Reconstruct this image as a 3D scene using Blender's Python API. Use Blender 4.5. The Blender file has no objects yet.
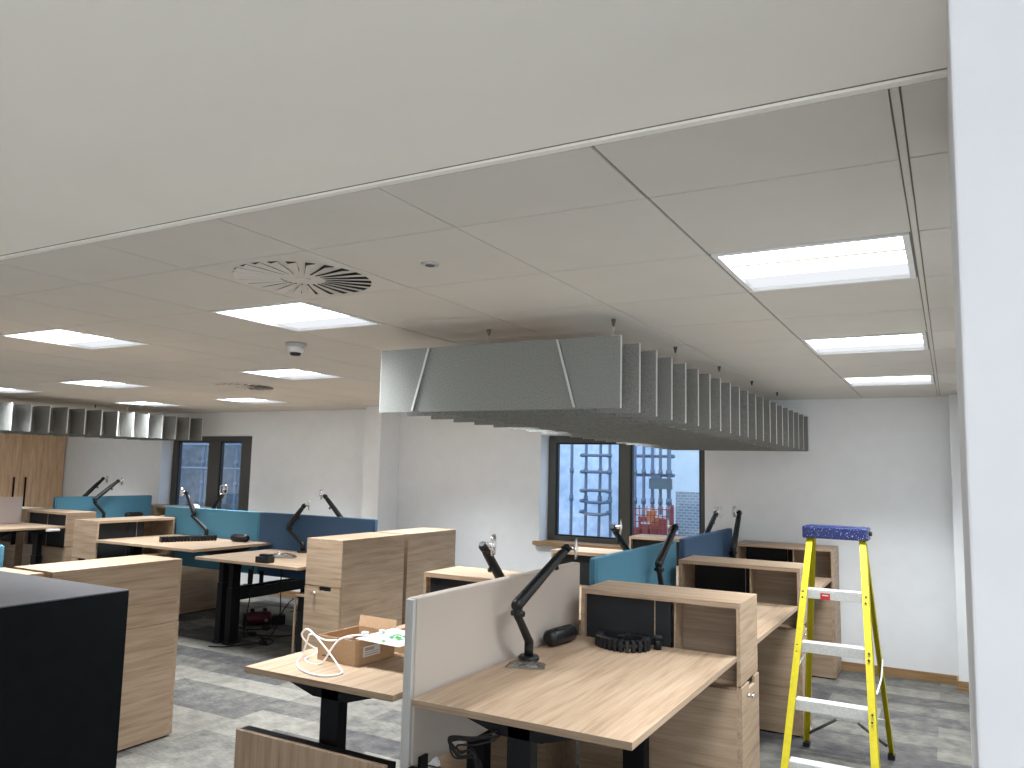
import bpy, math, random
from mathutils import Vector, Matrix
random.seed(7)
PI = math.pi
sc = bpy.context.scene
COL = sc.collection

# ---------------------------------------------------------------- camera, world, exposure
CAM = Vector((0, 0, 1.705))
YAW, PITCH, ROLL, FPX = -0.5074487, 0.1084321, 0.0227761, 788.1
def cam_axes():
    cy, sy = math.cos(YAW), math.sin(YAW)
    f = Vector((sy*math.cos(PITCH), cy*math.cos(PITCH), math.sin(PITCH)))
    r = Vector((cy, -sy, 0)); u = r.cross(f)
    c, s = math.cos(ROLL), math.sin(ROLL)
    return c*r+s*u, -s*r+c*u, f
R_, U_, F_ = cam_axes()
cd = bpy.data.cameras.new('camera'); co = bpy.data.objects.new('camera', cd); COL.objects.link(co)
m = Matrix((R_, U_, -F_)).transposed().to_4x4(); m.translation = CAM
co.matrix_world = m
cd.sensor_fit = 'HORIZONTAL'; cd.sensor_width = 36; cd.lens = FPX/1024*36; cd.clip_start = 0.02; cd.clip_end = 200
sc.camera = co
sc.view_settings.view_transform = 'Standard'; sc.view_settings.look = 'None'
sc.view_settings.gamma = 1; sc.view_settings.use_curve_mapping = False
sc.view_settings.exposure = 1.36
w = bpy.data.worlds.new('daylight'); sc.world = w; w.use_nodes = True
bg = w.node_tree.nodes['Background']; bg.inputs[0].default_value = (0.74, 0.86, 1.0, 1); bg.inputs[1].default_value = 1.1
LAMP = 3.2
DOWN = 10.5         # power of each troffer's downward beam          # strength of the troffer diffusers
def area(name, loc, rot, sx, sy, power, color):
    l = bpy.data.lights.new(name, 'AREA'); l.shape = 'RECTANGLE'; l.size = sx; l.size_y = sy; l.energy = power; l.color = color
    o = bpy.data.objects.new(name, l); COL.objects.link(o); o.location = loc; o.rotation_euler = rot; return o
# unseen fill lamp added behind the camera to brighten the near wall
area('window_daylight', (.75, -3.2, 1.55), (PI/2, 0, 0), 2.4, 1.3, 25, (0.97, 0.97, 1.0))

# ---------------------------------------------------------------- materials
def mat(name, color, rough=0.6, metal=0.0, spec=0.5):
    M = bpy.data.materials.new(name); M.use_nodes = True
    b = M.node_tree.nodes['Principled BSDF']
    b.inputs['Base Color'].default_value = (*color, 1); b.inputs['Roughness'].default_value = rough
    b.inputs['Metallic'].default_value = metal; b.inputs['Specular IOR Level'].default_value = spec
    return M
def nodes(M): return M.node_tree.nodes, M.node_tree.links, M.node_tree.nodes['Principled BSDF']
def coords(M, scale, kind='Object'):
    n, l, b = nodes(M)
    tc = n.new('ShaderNodeTexCoord'); mp = n.new('ShaderNodeMapping'); mp.inputs['Scale'].default_value = scale
    l.new(tc.outputs[kind], mp.inputs['Vector']); return mp
def ramp(M, fac, stops):
    n, l, b = nodes(M)
    r = n.new('ShaderNodeValToRGB'); e = r.color_ramp.elements
    e[0].position, e[0].color = stops[0][0], (*stops[0][1], 1); e[1].position, e[1].color = stops[-1][0], (*stops[-1][1], 1)
    for p, c in stops[1:-1]:
        k = e.new(p); k.color = (*c, 1)
    l.new(fac, r.inputs[0]); return r
def bump(M, fac, strength, dist=0.01):
    n, l, b = nodes(M)
    k = n.new('ShaderNodeBump'); k.inputs['Strength'].default_value = strength; k.inputs['Distance'].default_value = dist
    l.new(fac, k.inputs['Height']); l.new(k.outputs[0], b.inputs['Normal'])
def mottled(name, c1, c2, scale, rough=0.8, bmp=0.0, detail=4):
    M = mat(name, c1, rough); n, l, b = nodes(M); mp = coords(M, (scale,)*3)
    t = n.new('ShaderNodeTexNoise'); t.inputs['Detail'].default_value = detail; l.new(mp.outputs[0], t.inputs['Vector'])
    r = ramp(M, t.outputs['Fac'], [(0.3, c1), (0.7, c2)]); l.new(r.outputs[0], b.inputs['Base Color'])
    if bmp: bump(M, t.outputs['Fac'], bmp)
    return M
def wood(name, axis, tone=1.0, tint=(1, 1, 1)):
    s = [24, 24, 24]; s['xyz'.index(axis)] = .8
    M = mat(name, (.4, .3, .2), 0.5, spec=0.35); n, l, b = nodes(M); mp = coords(M, s)
    t = n.new('ShaderNodeTexNoise'); t.inputs['Detail'].default_value = 5; t.inputs['Distortion'].default_value = 0.6; l.new(mp.outputs[0], t.inputs['Vector'])
    s2 = [6, 6, 6]; s2['xyz'.index(axis)] = 0.45
    mp2 = n.new('ShaderNodeMapping'); mp2.inputs['Scale'].default_value = s2
    l.new(mp.inputs['Vector'].links[0].from_socket, mp2.inputs['Vector'])
    t2 = n.new('ShaderNodeTexNoise'); t2.inputs['Detail'].default_value = 3; l.new(mp2.outputs[0], t2.inputs['Vector'])
    mx = n.new('ShaderNodeMath'); mx.operation = 'ADD'; l.new(t.outputs['Fac'], mx.inputs[0]); l.new(t2.outputs['Fac'], mx.inputs[1])
    hf = n.new('ShaderNodeMath'); hf.operation = 'MULTIPLY'; hf.inputs[1].default_value = 0.5; l.new(mx.outputs[0], hf.inputs[0])
    T = lambda c: tuple(x*tone*k for x, k in zip(c, tint))
    r = ramp(M, hf.outputs[0], [(0.33, T((.275, .187, .12))), (0.46, T((.37, .265, .178))), (0.54, T((.415, .305, .212))), (0.66, T((.46, .35, .25)))])
    l.new(r.outputs[0], b.inputs['Base Color']); bump(M, hf.outputs[0], 0.08, 0.002)
    return M
WX, WY, WZ = wood('oak_along_x', 'x'), wood('oak_along_y', 'y'), wood('oak_upright', 'z', .93)
WB = wood('oak_back_panel', 'x', .62)
WE = wood('oak_edge_band', 'y', .82)
TALL = wood('oak_tall_cupboard', 'z', 1.8, (1, .94, .86))
SILL = wood('oak_varnished', 'x', .80, (1.05, .88, .62))
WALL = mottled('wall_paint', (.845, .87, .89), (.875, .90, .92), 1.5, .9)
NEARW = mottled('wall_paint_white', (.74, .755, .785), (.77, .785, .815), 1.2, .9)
PLASTER = mottled('ceiling_plaster', (.90, .875, .815), (.92, .895, .835), .8, .95)
TILE = mottled('ceiling_tile', (.65, .625, .58), (.67, .645, .60), 1.2, .95)
TBAR = mat('ceiling_grid_metal', (.24, .21, .175), .8)
BLACK = mat('black_steel', (.005, .0055, .007), .6, spec=.25)
BLKPL = mat('black_plastic', (.007, .008, .010), .4, spec=.4)
BLKPAN = mottled('black_panel', (.004, .0055, .008), (.007, .009, .012), 3, .7)
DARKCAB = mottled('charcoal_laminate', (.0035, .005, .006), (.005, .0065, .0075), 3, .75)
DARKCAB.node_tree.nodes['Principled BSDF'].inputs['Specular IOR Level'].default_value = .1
TRIMG = mat('pale_grey_edge_trim', (.50, .50, .49), .45, .25)
ALU = mat('brushed_aluminium', (.55, .56, .57), .35, .8)
ALUR = mottled('ladder_aluminium', (.60, .61, .60), (.74, .75, .74), 22, .45)
ALUR.node_tree.nodes['Principled BSDF'].inputs['Metallic'].default_value = .35
CHROME = mat('chrome', (.75, .75, .75), .18, 1.0)
WHITEPL = mat('white_plastic', (.80, .80, .80), .45)
def felt(name, c1, c2): return mottled(name, c1, c2, 160, .95, .25, 2)
F_WHITE = felt('pale_beige_fabric', (.49, .435, .385), (.53, .475, .425))
F_PINK = felt('pale_grey_pink_fabric', (.52, .44, .42), (.57, .49, .465))
F_TEAL = felt('teal_fabric', (.075, .235, .345), (.09, .26, .38))
F_BLUE = felt('denim_blue_fabric', (.044, .095, .18), (.053, .11, .205))
F_GREY = mottled('grey_felt', (.165, .17, .16), (.29, .295, .28), 38, .95, .2, 6)
F_EDGE = mottled('grey_felt_edge', (.50, .51, .50), (.58, .59, .58), 60, .95)
YEL = mottled('yellow_fibreglass', (.38, .325, .003), (.44, .375, .006), 9, .6)
YEL.node_tree.nodes['Principled BSDF'].inputs['Specular IOR Level'].default_value = .25
FRAME = mat('window_frame_grey', (.085, .085, .078), .5)
FRAMEL = mat('window_gasket_black', (.012, .013, .015), .5)
CARD = mottled('brown_cardboard', (.40, .26, .15), (.45, .30, .18), 14, .85)
RUBBER = mat('black_rubber', (.012, .012, .012), .8)
def emit(name, color, s):
    M = bpy.data.materials.new(name); M.use_nodes = True; n = M.node_tree.nodes; n.clear()
    e = n.new('ShaderNodeEmission'); e.inputs[0].default_value = (*color, 1); e.inputs[1].default_value = s
    o = n.new('ShaderNodeOutputMaterial'); M.node_tree.links.new(e.outputs[0], o.inputs[0]); return M
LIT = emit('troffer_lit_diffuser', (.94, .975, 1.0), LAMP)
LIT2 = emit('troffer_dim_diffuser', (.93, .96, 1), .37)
# blue ladder cap with splashes of pale paint
CAPM = mat('blue_plastic_with_paint_splashes', (.003, .011, .085), .4); n, l, b = nodes(CAPM)
mp = coords(CAPM, (30, 30, 30)); t = n.new('ShaderNodeTexNoise'); t.inputs['Detail'].default_value = 2; t.inputs['Roughness'].default_value = .7; l.new(mp.outputs[0], t.inputs['Vector'])
r = ramp(CAPM, t.outputs['Fac'], [(.65, (.003, .011, .085)), (.675, (.62, .66, .75))]); l.new(r.outputs[0], b.inputs['Base Color'])
# glass
GLASS = bpy.data.materials.new('window_glass'); GLASS.use_nodes = True
n = GLASS.node_tree.nodes; l = GLASS.node_tree.links; n.clear()
tr = n.new('ShaderNodeBsdfTransparent'); tr.inputs[0].default_value = (.86, .92, .98, 1); gl = n.new('ShaderNodeBsdfGlossy'); gl.inputs['Roughness'].default_value = .02
mxs = n.new('ShaderNodeMixShader'); mxs.inputs[0].default_value = .07; o = n.new('ShaderNodeOutputMaterial')
l.new(tr.outputs[0], mxs.inputs[1]); l.new(gl.outputs[0], mxs.inputs[2]); l.new(mxs.outputs[0], o.inputs[0])
# clear plastic bag
BAG = bpy.data.materials.new('clear_polythene'); BAG.use_nodes = True
n = BAG.node_tree.nodes; l = BAG.node_tree.links; n.clear()
tr = n.new('ShaderNodeBsdfTransparent'); tr.inputs[0].default_value = (.80, .83, .86, 1); gl = n.new('ShaderNodeBsdfGlossy'); gl.inputs['Roughness'].default_value = .15
mxs = n.new('ShaderNodeMixShader'); mxs.inputs[0].default_value = .35; o = n.new('ShaderNodeOutputMaterial')
l.new(tr.outputs[0], mxs.inputs[1]); l.new(gl.outputs[0], mxs.inputs[2]); l.new(mxs.outputs[0], o.inputs[0])
# carpet planks
CARPET = mat('carpet_planks', (.2, .2, .2), .97, spec=.1); n, l, b = nodes(CARPET)
mp = coords(CARPET, (1, 1, 1)); mp.inputs['Location'].default_value = (.13, .07, 0)
br = n.new('ShaderNodeTexBrick'); br.inputs['Scale'].default_value = 1; br.inputs['Brick Width'].default_value = .75; br.inputs['Row Height'].default_value = .25
br.inputs['Mortar Size'].default_value = .0012; br.inputs['Color1'].default_value = (0, 0, 0, 1); br.inputs['Color2'].default_value = (1, 1, 1, 1); br.inputs['Mortar'].default_value = (.25, .25, .25, 1)
l.new(mp.outputs[0], br.inputs['Vector'])
mp2 = n.new('ShaderNodeMapping'); mp2.inputs['Scale'].default_value = (4, 24, 1); l.new(mp.inputs['Vector'].links[0].from_socket, mp2.inputs['Vector'])
t1 = n.new('ShaderNodeTexNoise'); t1.inputs['Detail'].default_value = 6; l.new(mp2.outputs[0], t1.inputs['Vector'])
mp3 = n.new('ShaderNodeMapping'); mp3.inputs['Scale'].default_value = (1.6, 1.6, 1); l.new(mp.inputs['Vector'].links[0].from_socket, mp3.inputs['Vector'])
t2 = n.new('ShaderNodeTexNoise'); t2.inputs['Detail'].default_value = 4; l.new(mp3.outputs[0], t2.inputs['Vector'])
def mth(op, a, bb):
    k = n.new('ShaderNodeMath'); k.operation = op
    for i, v in enumerate((a, bb)):
        if isinstance(v, (int, float)): k.inputs[i].default_value = v
        else: l.new(v, k.inputs[i])
    return k.outputs[0]
fac = mth('ADD', mth('MULTIPLY', br.outputs['Color'], .30), mth('ADD', mth('MULTIPLY', t1.outputs['Fac'], .42), mth('MULTIPLY', t2.outputs['Fac'], .42)))
r = ramp(CARPET, fac, [(.34, (.062, .062, .070)), (.48, (.11, .107, .105)), (.60, (.175, .17, .153)), (.76, (.27, .26, .23))]); l.new(r.outputs[0], b.inputs['Base Color'])
t3 = n.new('ShaderNodeTexNoise'); t3.inputs['Scale'].default_value = 260; l.new(mp.inputs['Vector'].links[0].from_socket, t3.inputs['Vector']); bump(CARPET, t3.outputs['Fac'], .5, .004)

# ---------------------------------------------------------------- mesh helpers
class MB:
    def __init__(s): s.v = []; s.f = []; s.smooth = set()
    def box(s, x0, y0, z0, x1, y1, z1, rot=None, piv=None):
        k = len(s.v)
        c = [Vector(p) for p in ((x0,y0,z0),(x1,y0,z0),(x1,y1,z0),(x0,y1,z0),(x0,y0,z1),(x1,y0,z1),(x1,y1,z1),(x0,y1,z1))]
        if rot is not None:
            pv = Vector(piv) if piv is not None else Vector(((x0+x1)/2, (y0+y1)/2, (z0+z1)/2))
            c = [pv + rot @ (p-pv) for p in c]
        s.v += [tuple(p) for p in c]
        s.f += [tuple(k+i for i in q) for q in ((0,3,2,1),(4,5,6,7),(0,1,5,4),(1,2,6,5),(2,3,7,6),(3,0,4,7))]
        return s
    def poly(s, pts, d):          # prism from a planar outline and an extrusion vector
        k = len(s.v); n = len(pts); d = Vector(d)
        s.v += [tuple(p) for p in pts] + [tuple(Vector(p)+d) for p in pts]
        s.f += [tuple(k+i for i in reversed(range(n))), tuple(k+n+i for i in range(n))]
        s.f += [(k+i, k+(i+1) % n, k+n+(i+1) % n, k+n+i) for i in range(n)]
        return s
    def tube(s, pts, r, n=8, caps=True):
        pts = [Vector(p) for p in pts]; k = len(s.v); up = None
        rr = r if isinstance(r, (list, tuple)) else [r]*len(pts)
        for i, p in enumerate(pts):
            t = (pts[min(i+1, len(pts)-1)] - pts[max(i-1, 0)]).normalized()
            if up is None:
                up = Vector((0,0,1)) if abs(t.z) < .9 else Vector((1,0,0))
            a = (up - t*up.dot(t)).normalized(); bb = t.cross(a); up = a
            for j in range(n):
                an = 2*PI*j/n; s.v.append(tuple(p + (a*math.cos(an)+bb*math.sin(an))*rr[i]))
        f0 = len(s.f)
        for i in range(len(pts)-1):
            for j in range(n):
                s.f.append((k+i*n+j, k+i*n+(j+1) % n, k+(i+1)*n+(j+1) % n, k+(i+1)*n+j))
        s.smooth |= set(range(f0, len(s.f)))
        if caps:
            s.f.append(tuple(k+j for j in reversed(range(n)))); e = k+(len(pts)-1)*n; s.f.append(tuple(e+j for j in range(n)))
        return s
    def cyl(s, a, b, r, n=20): return s.tube([a, b], r, n)
    def build(s, name, M, parent=None, bev=0.0, seg=2):
        me = bpy.data.meshes.new(name); me.from_pydata(s.v, [], s.f); me.materials.append(M)
        for i in s.smooth: me.polygons[i].use_smooth = True
        o = bpy.data.objects.new(name, me); COL.objects.link(o)
        if parent is not None: o.parent = parent
        if bev:
            bm = o.modifiers.new('bevel', 'BEVEL'); bm.width = bev; bm.segments = seg; bm.limit_method = 'ANGLE'; bm.angle_limit = .8
        return o
def tag(o, label, cat, group=None):
    o['label'] = label; o['category'] = cat
    if group: o['group'] = group
    return o
def thing(name, label, cat, loc=(0,0,0), rz=0.0, group=None):
    o = bpy.data.objects.new(name, None); COL.objects.link(o); o.location = loc; o.rotation_euler = (0,0,rz); o.empty_display_size = .1
    return tag(o, label, cat, group)
def struct(o): o['kind'] = 'structure'; return o
def dup(root, loc=None, rz=None, label=None, group=None):
    r = root.copy(); COL.objects.link(r)
    if loc is not None: r.location = loc
    if rz is not None: r.rotation_euler = (0,0,rz)
    if label: r['label'] = label
    if group: r['group'] = group
    def rec(src, dst):
        for ch in list(src.children):
            c = ch.copy(); COL.objects.link(c); c.parent = dst; rec(ch, c)
    rec(root, r); return r
def smooth_path(pts, n=6):
    P = [Vector(p) for p in pts]; out = []
    for i in range(len(P)-1):
        p0, p1, p2, p3 = P[max(i-1,0)], P[i], P[i+1], P[min(i+2, len(P)-1)]
        for k in range(n):
            t = k/n
            out.append(.5*((2*p1)+(-p0+p2)*t+(2*p0-5*p1+4*p2-p3)*t*t+(-p0+3*p1-3*p2+p3)*t**3))
    out.append(P[-1]); return out

# ---------------------------------------------------------------- room shell
H = 2.425; YB = 7.8; XL = -13.3; YF = -3.05; XR = 2.2
struct(MB().box(XL-.2, YF-.2, -.1, XR+.2, YB+.35, 0).build('floor', CARPET))
GX, GY, T = -2.47667, 1.32668, .6
troffers = []
for r in (2, 5, 8):
    for c in ((3, -1, -4, -8, -11, -15) if r > 5 else (3, -1, -4, -8, -11)): troffers.append((c, r))
troffers += [(-17, 2), (-17, 5)]  # unseen lights added to brighten the tall cupboard
vents = [(0, 1), (-6, 6)]
cm = MB(); g = .003
YT = 1.535
for c in range(-18, 5):
    for r in range(0, 11):
        if (c, r) in troffers or (c, r) in vents: continue
        x0, x1 = max(GX+c*T, XL), min(GX+(c+1)*T, .25); y0, y1 = max(GY+r*T, YT+.02), min(GY+(r+1)*T, YB)
        if x1-x0 < .02 or y1-y0 < .02: continue
        gl_ = .020 if c == 4 else (.006 if c == 3 else g)
        cm.box(x0+gl_, y0+g, H, x1-g, y1-g, H+.03)
struct(cm.build('ceiling', TILE))
gm = MB()
for c in range(-18, 6):
    x = GX+c*T
    if x > XL: gm.box(x-.016 if c != 4 else x-.016, YT+.021, H+.006, x+.016 if c != 4 else x+.022, YB, H+.02)
for r in range(1, 12):
    y = GY+r*T
    if y < YB: gm.box(XL, y-.012, H+.007, .25, y+.012, H+.019)
struct(gm.build('trim_1', TBAR))
struct(MB().box(GX+4*T+.001, YT+.022, H, GX+4*T+.016, YB, H+.0055).build('trim_5', TILE))
o = MB().box(XL, YF, H+.004, XR, YT-.012, H+.05).build('ceiling_front', PLASTER); o['kind'] = 'structure'
struct(MB().box(XL, YT-.013, H+.006, .25, YT-.001, H+.02).build('shadow_gap_strip', TBAR))  # dark strip painting the shade inside the gap before the tiles
struct(MB().box(XL, YT-.002, H, .25, YT+.0185, H+.03).build('trim_2', PLASTER))
struct(MB().box(XL-.2, YF-.2, H+.16, XR+.2, YB+.35, H+.25).build('ceiling_slab', PLASTER))
# back wall with two window openings
wins = [(-10.30, -8.42), (-3.955, -2.13)]; ZB, ZT = .93, 2.095
bw = MB(); xs = [XL-.2, wins[0][0], wins[0][1], wins[1][0], wins[1][1], XR+.2]
for i in range(5):
    if i % 2 == 0: bw.box(xs[i], YB, 0, xs[i+1], YB+.3, H+.16)
    else: bw.box(xs[i], YB, 0, xs[i+1], YB+.3, ZB); bw.box(xs[i], YB, ZT, xs[i+1], YB+.3, H+.16)
struct(bw.build('wall_back', WALL))
struct(MB().box(XL-.2, YF, 0, XL, YB, H+.16).build('wall_left', WALL))
struct(MB().box(.25, 1.88, 0, .45, YB, H+.16).build('wall_right', WALL))
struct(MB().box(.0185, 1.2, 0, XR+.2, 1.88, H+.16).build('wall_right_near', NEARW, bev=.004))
struct(MB().box(XR, YF, 0, XR+.2, 1.2, H+.16).build('wall_right_side', WALL))
fw = MB().box(XL-.2, YF-.2, 0, -.5, YF, H+.16).box(2.0, YF-.2, 0, XR+.2, YF, H+.16).box(-.5, YF-.2, 0, 2.0, YF, .85).box(-.5, YF-.2, 2.25, 2.0, YF, H+.16)  # unseen wall, with an opening added for the fill lamp
struct(fw.build('wall_front', WALL))
struct(MB().box(-6.13, 7.42, 0, -5.89, YB-.001, H+.001).build('trim_3', WALL, bev=.004))
struct(MB().box(.005, 7.6, 0, .249, YB-.001, H+.001).build('trim_4', WALL, bev=.004))
struct(MB().box(XL, YB-.016, 0, -6.131, YB-.0005, .075).box(-5.889, YB-.016, 0, .004, YB-.0005, .075)
       .box(-6.145, 7.405, 0, -5.875, 7.4195, .075).box(-5.8895, 7.42, 0, -5.875, YB-.02, .075).build('baseboard_back', SILL))
struct(MB().box(-.010, 7.585, 0, .248, 7.5995, .078).box(-.010, 7.6, 0, .0045, 7.783, .078).build('baseboard_right', SILL))

def window(idx, x0, x1, mull, lf, rf):
    yf = 8.0
    fr = MB().box(x0, yf, ZB, x0+lf, yf+.07, ZT).box(x1-rf, yf, ZB, x1, yf+.07, ZT).box(x0+lf, yf, ZB, x1-rf, yf+.07, ZB+.06).box(x0+lf, yf, ZT-.075, x1-rf, yf+.07, ZT)
    fr.box(mull[0], yf, ZB+.06, mull[1], yf+.07, ZT-.075)
    o = struct(fr.build('window_%d' % idx, FRAME, bev=.004))
    for a, b in ((x0+lf, mull[0]), (mull[1], x1-rf)):
        gk = MB()
        z0, z1 = ZB+.06, ZT-.075
        gk.box(a, yf+.015, z0, a+.022, yf+.06, z1).box(b-.016, yf+.015, z0, b, yf+.06, z1).box(a+.022, yf+.015, z0, b-.016, yf+.06, z0+.018).box(a+.022, yf+.015, z1-.018, b-.016, yf+.06, z1)
        gk.build('window_gasket', FRAMEL, o)
        MB().box(a+.022, yf+.035, z0+.018, b-.016, yf+.041, z1-.018).build('window_glass', GLASS, o)
    return o
window(1, -3.955, -2.13, (-3.105, -2.985), .09, .10)
window(2, -10.30, -8.42, (-9.52, -9.277), .115, .42)
for (x0, x1), nm in zip(wins, ('window_3', 'window_4')):
    struct(MB().box(x0-.05, 7.735, ZB-.028, x1+.05, YB-.0005, ZB+.012).box(x0+.002, YB+.0, ZB+.0005, x1-.002, 7.999, ZB+.012).build('window_sill' if 0 else nm, SILL, bev=.004))

# ---------------------------------------------------------------- ceiling fittings
def make_troffer():
    t = thing('ceiling_light', '', 'ceiling light')
    a = .008; b = T-.008; q = .018
    MB().box(a, a, -.004, b, a+q, .012).box(a, b-q, -.004, b, b, .012).box(a, a+q, -.004, a+q, b-q, .012).box(b-q, a+q, -.004, b, b-q, .012).build('frame', WHITEPL, t)
    i0, i1 = a+q, b-q; L = i1-i0
    MB().box(i0, i0, .010, i1, i0+L*.335, .016).box(i0, i0+L*.352, .010, i1, i0+L*.70, .016).build('lit_diffuser', LIT, t)
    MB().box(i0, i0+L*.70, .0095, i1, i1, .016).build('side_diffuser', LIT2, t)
    MB().box(i0, i0+L*.3352, .004, i1, i0+L*.3518, .018).build('divider', TBAR, t)
    MB().box(a, a, .018, b, b, .09).build('housing', WHITEPL, t)
    l = bpy.data.lights.new('louvred_beam', 'AREA'); l.shape = 'SQUARE'; l.size = .5; l.energy = DOWN; l.color = (.94, .975, 1.0); l.spread = math.radians(104)
    lo = bpy.data.objects.new('louvred_beam', l); COL.objects.link(lo); lo.parent = t; lo.location = (T/2, T/2, -.006)
    return t
tl = {
 (3,2): 'large square ceiling light at the right, the nearest of the row by the white wall',
 (3,5): 'square ceiling light at the right, the middle of the row by the white wall',
 (3,8): 'square ceiling light at the right, the farthest of the row by the white wall',
 (-1,2): 'bright square ceiling light directly behind the large round swirl air vent',
 (-4,2): 'large square ceiling light at the left edge of the photo, left of the swirl vent',
 (-4,5): 'square ceiling light right behind the smoke detector',
 (-8,5): 'square ceiling light on the left, between the big left-edge light and the far grey baffle',
 (-11,5): 'square ceiling light cut by the left photo edge just above the far baffle',
 (-8,8): 'square ceiling light just beyond the small distant swirl vent, near the back wall',
 (-11,8): 'far ceiling light seen as a thin sliver above the right end of the far baffle',
 (-1,5): 'square ceiling light hidden behind the near end of the big grey felt baffle',
 (-1,8): 'square ceiling light near the back wall behind the big grey felt baffle',
 (-15,8): 'square ceiling light glimpsed just over the top edge of the far grey baffle',
 (-17,2): 'added unseen ceiling light brightening the tall cupboard, front row',
 (-17,5): 'added unseen ceiling light brightening the tall cupboard, middle row',
 (-4,8): 'square ceiling light near the back wall, left of the big grey felt baffle',
}
t0 = make_troffer(); first = True
for c, r in troffers:
    o = t0 if first else dup(t0)
    first = False
    o.location = (GX+c*T, GY+r*T, H); o['label'] = tl.get((c, r), 'square ceiling light past the left photo edge, row %s, %s' % ({2: 'nearest the camera', 5: 'in the middle', 8: 'by the back wall'}[r], {-8: 'first', -11: 'second', -15: 'last'}.get(c, 'other'))); o['group'] = 'square ceiling lights set in the tile grid'
rear_beam = next(ch for ch in t0.children if ch.type == 'LIGHT').data.copy(); rear_beam.energy = DOWN*1.9  # stronger beam for the added lights behind the camera
# unseen ceiling lights added behind the camera to brighten the near ceiling
for x, y in ((-1.2, -.9), (-3.6, -.9), (-6.0, -.9), (-8.4, -.9), (-2.4, -2.4), (-4.8, -2.4)):
    o = dup(t0, (x, y, H-.001), 0, 'added unseen ceiling light behind the camera, %s' % {-1.2: 'front row, nearest the white wall', -3.6: 'front row, second', -6.0: 'front row, third', -8.4: 'front row, farthest', -2.4: 'rear row, near', -4.8: 'rear row, far'}[x], 'added ceiling lights behind the camera')
    for ch in o.children:
        if ch.type == 'LIGHT': ch.data = rear_beam

def make_vent(label):
    t = thing('swirl_vent', label, 'air vent')
    MB().box(.006, .006, -.001, T-.006, T-.006, .012).build('vent_plate', TILE, t)
    sl = MB(); cx = T/2
    N = 24
    for i in range(N):
        a0 = 2*PI*i/N
        def P(rad, da): return (cx+rad*math.cos(a0+da), cx+rad*math.sin(a0+da), -.0025)
        pts = [P(.085, .0), P(.165, .02), P(.262, .0), P(.262, .135), P(.165, .14), P(.085, .07)]
        sl.poly(list(reversed(pts)), (0, 0, .0012))
    sl.build('air_slot', BLKPAN, t)
    rv = MB()
    for i in range(N):
        a0 = 2*PI*i/N
        def Q(rad, da, z): return (cx+rad*math.cos(a0+da), cx+rad*math.sin(a0+da), z)
        rv.poly([Q(.085, .085, -.003), Q(.262, .145, -.003), Q(.258, .02, -.010), Q(.085, .01, -.006)], (0, 0, -.0012))
    rv.build('blade', TILE, t)
    MB().cyl((cx, cx, -.006), (cx, cx, 0), .03).build('hub', TILE, t)
    return t
v = make_vent('round swirl air vent with black radial slots in the nearest vent tile'); v.location = (GX, GY+T, H)
v2 = dup(v, (GX-6*T, GY+6*T, H), .5*0, 'small distant swirl air vent between two far ceiling lights')
sd = thing('smoke_detector', 'white smoke detector with a dark lens hanging from the ceiling between two lights', 'smoke detector', (-3.385, 3.43, H))
MB().tube([(0,0,0),(0,0,-.018),(0,0,-.022)], [.062,.062,.052], 24).build('mount', ALU, sd)
MB().tube([(0,0,-.022),(0,0,-.05),(0,0,-.058)], [.048,.046,.036], 24).build('body', WHITEPL, sd)
MB().tube([(0,0,-.058),(0,0,-.072),(0,0,-.076)], [.034,.030,.018], 20).build('lens', BLKPL, sd)
pr = thing('ceiling_sensor', 'tiny round flush sensor in the ceiling tile right of the swirl vent', 'sensor', (-1.593, 2.246, H))
MB().tube([(0,0,0),(0,0,-.006)], [.034,.030], 24).build('bezel', ALU, pr)
MB().tube([(0,0,-.006),(0,0,-.009)], [.018,.012], 16).build('lens', FRAME, pr)

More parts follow.
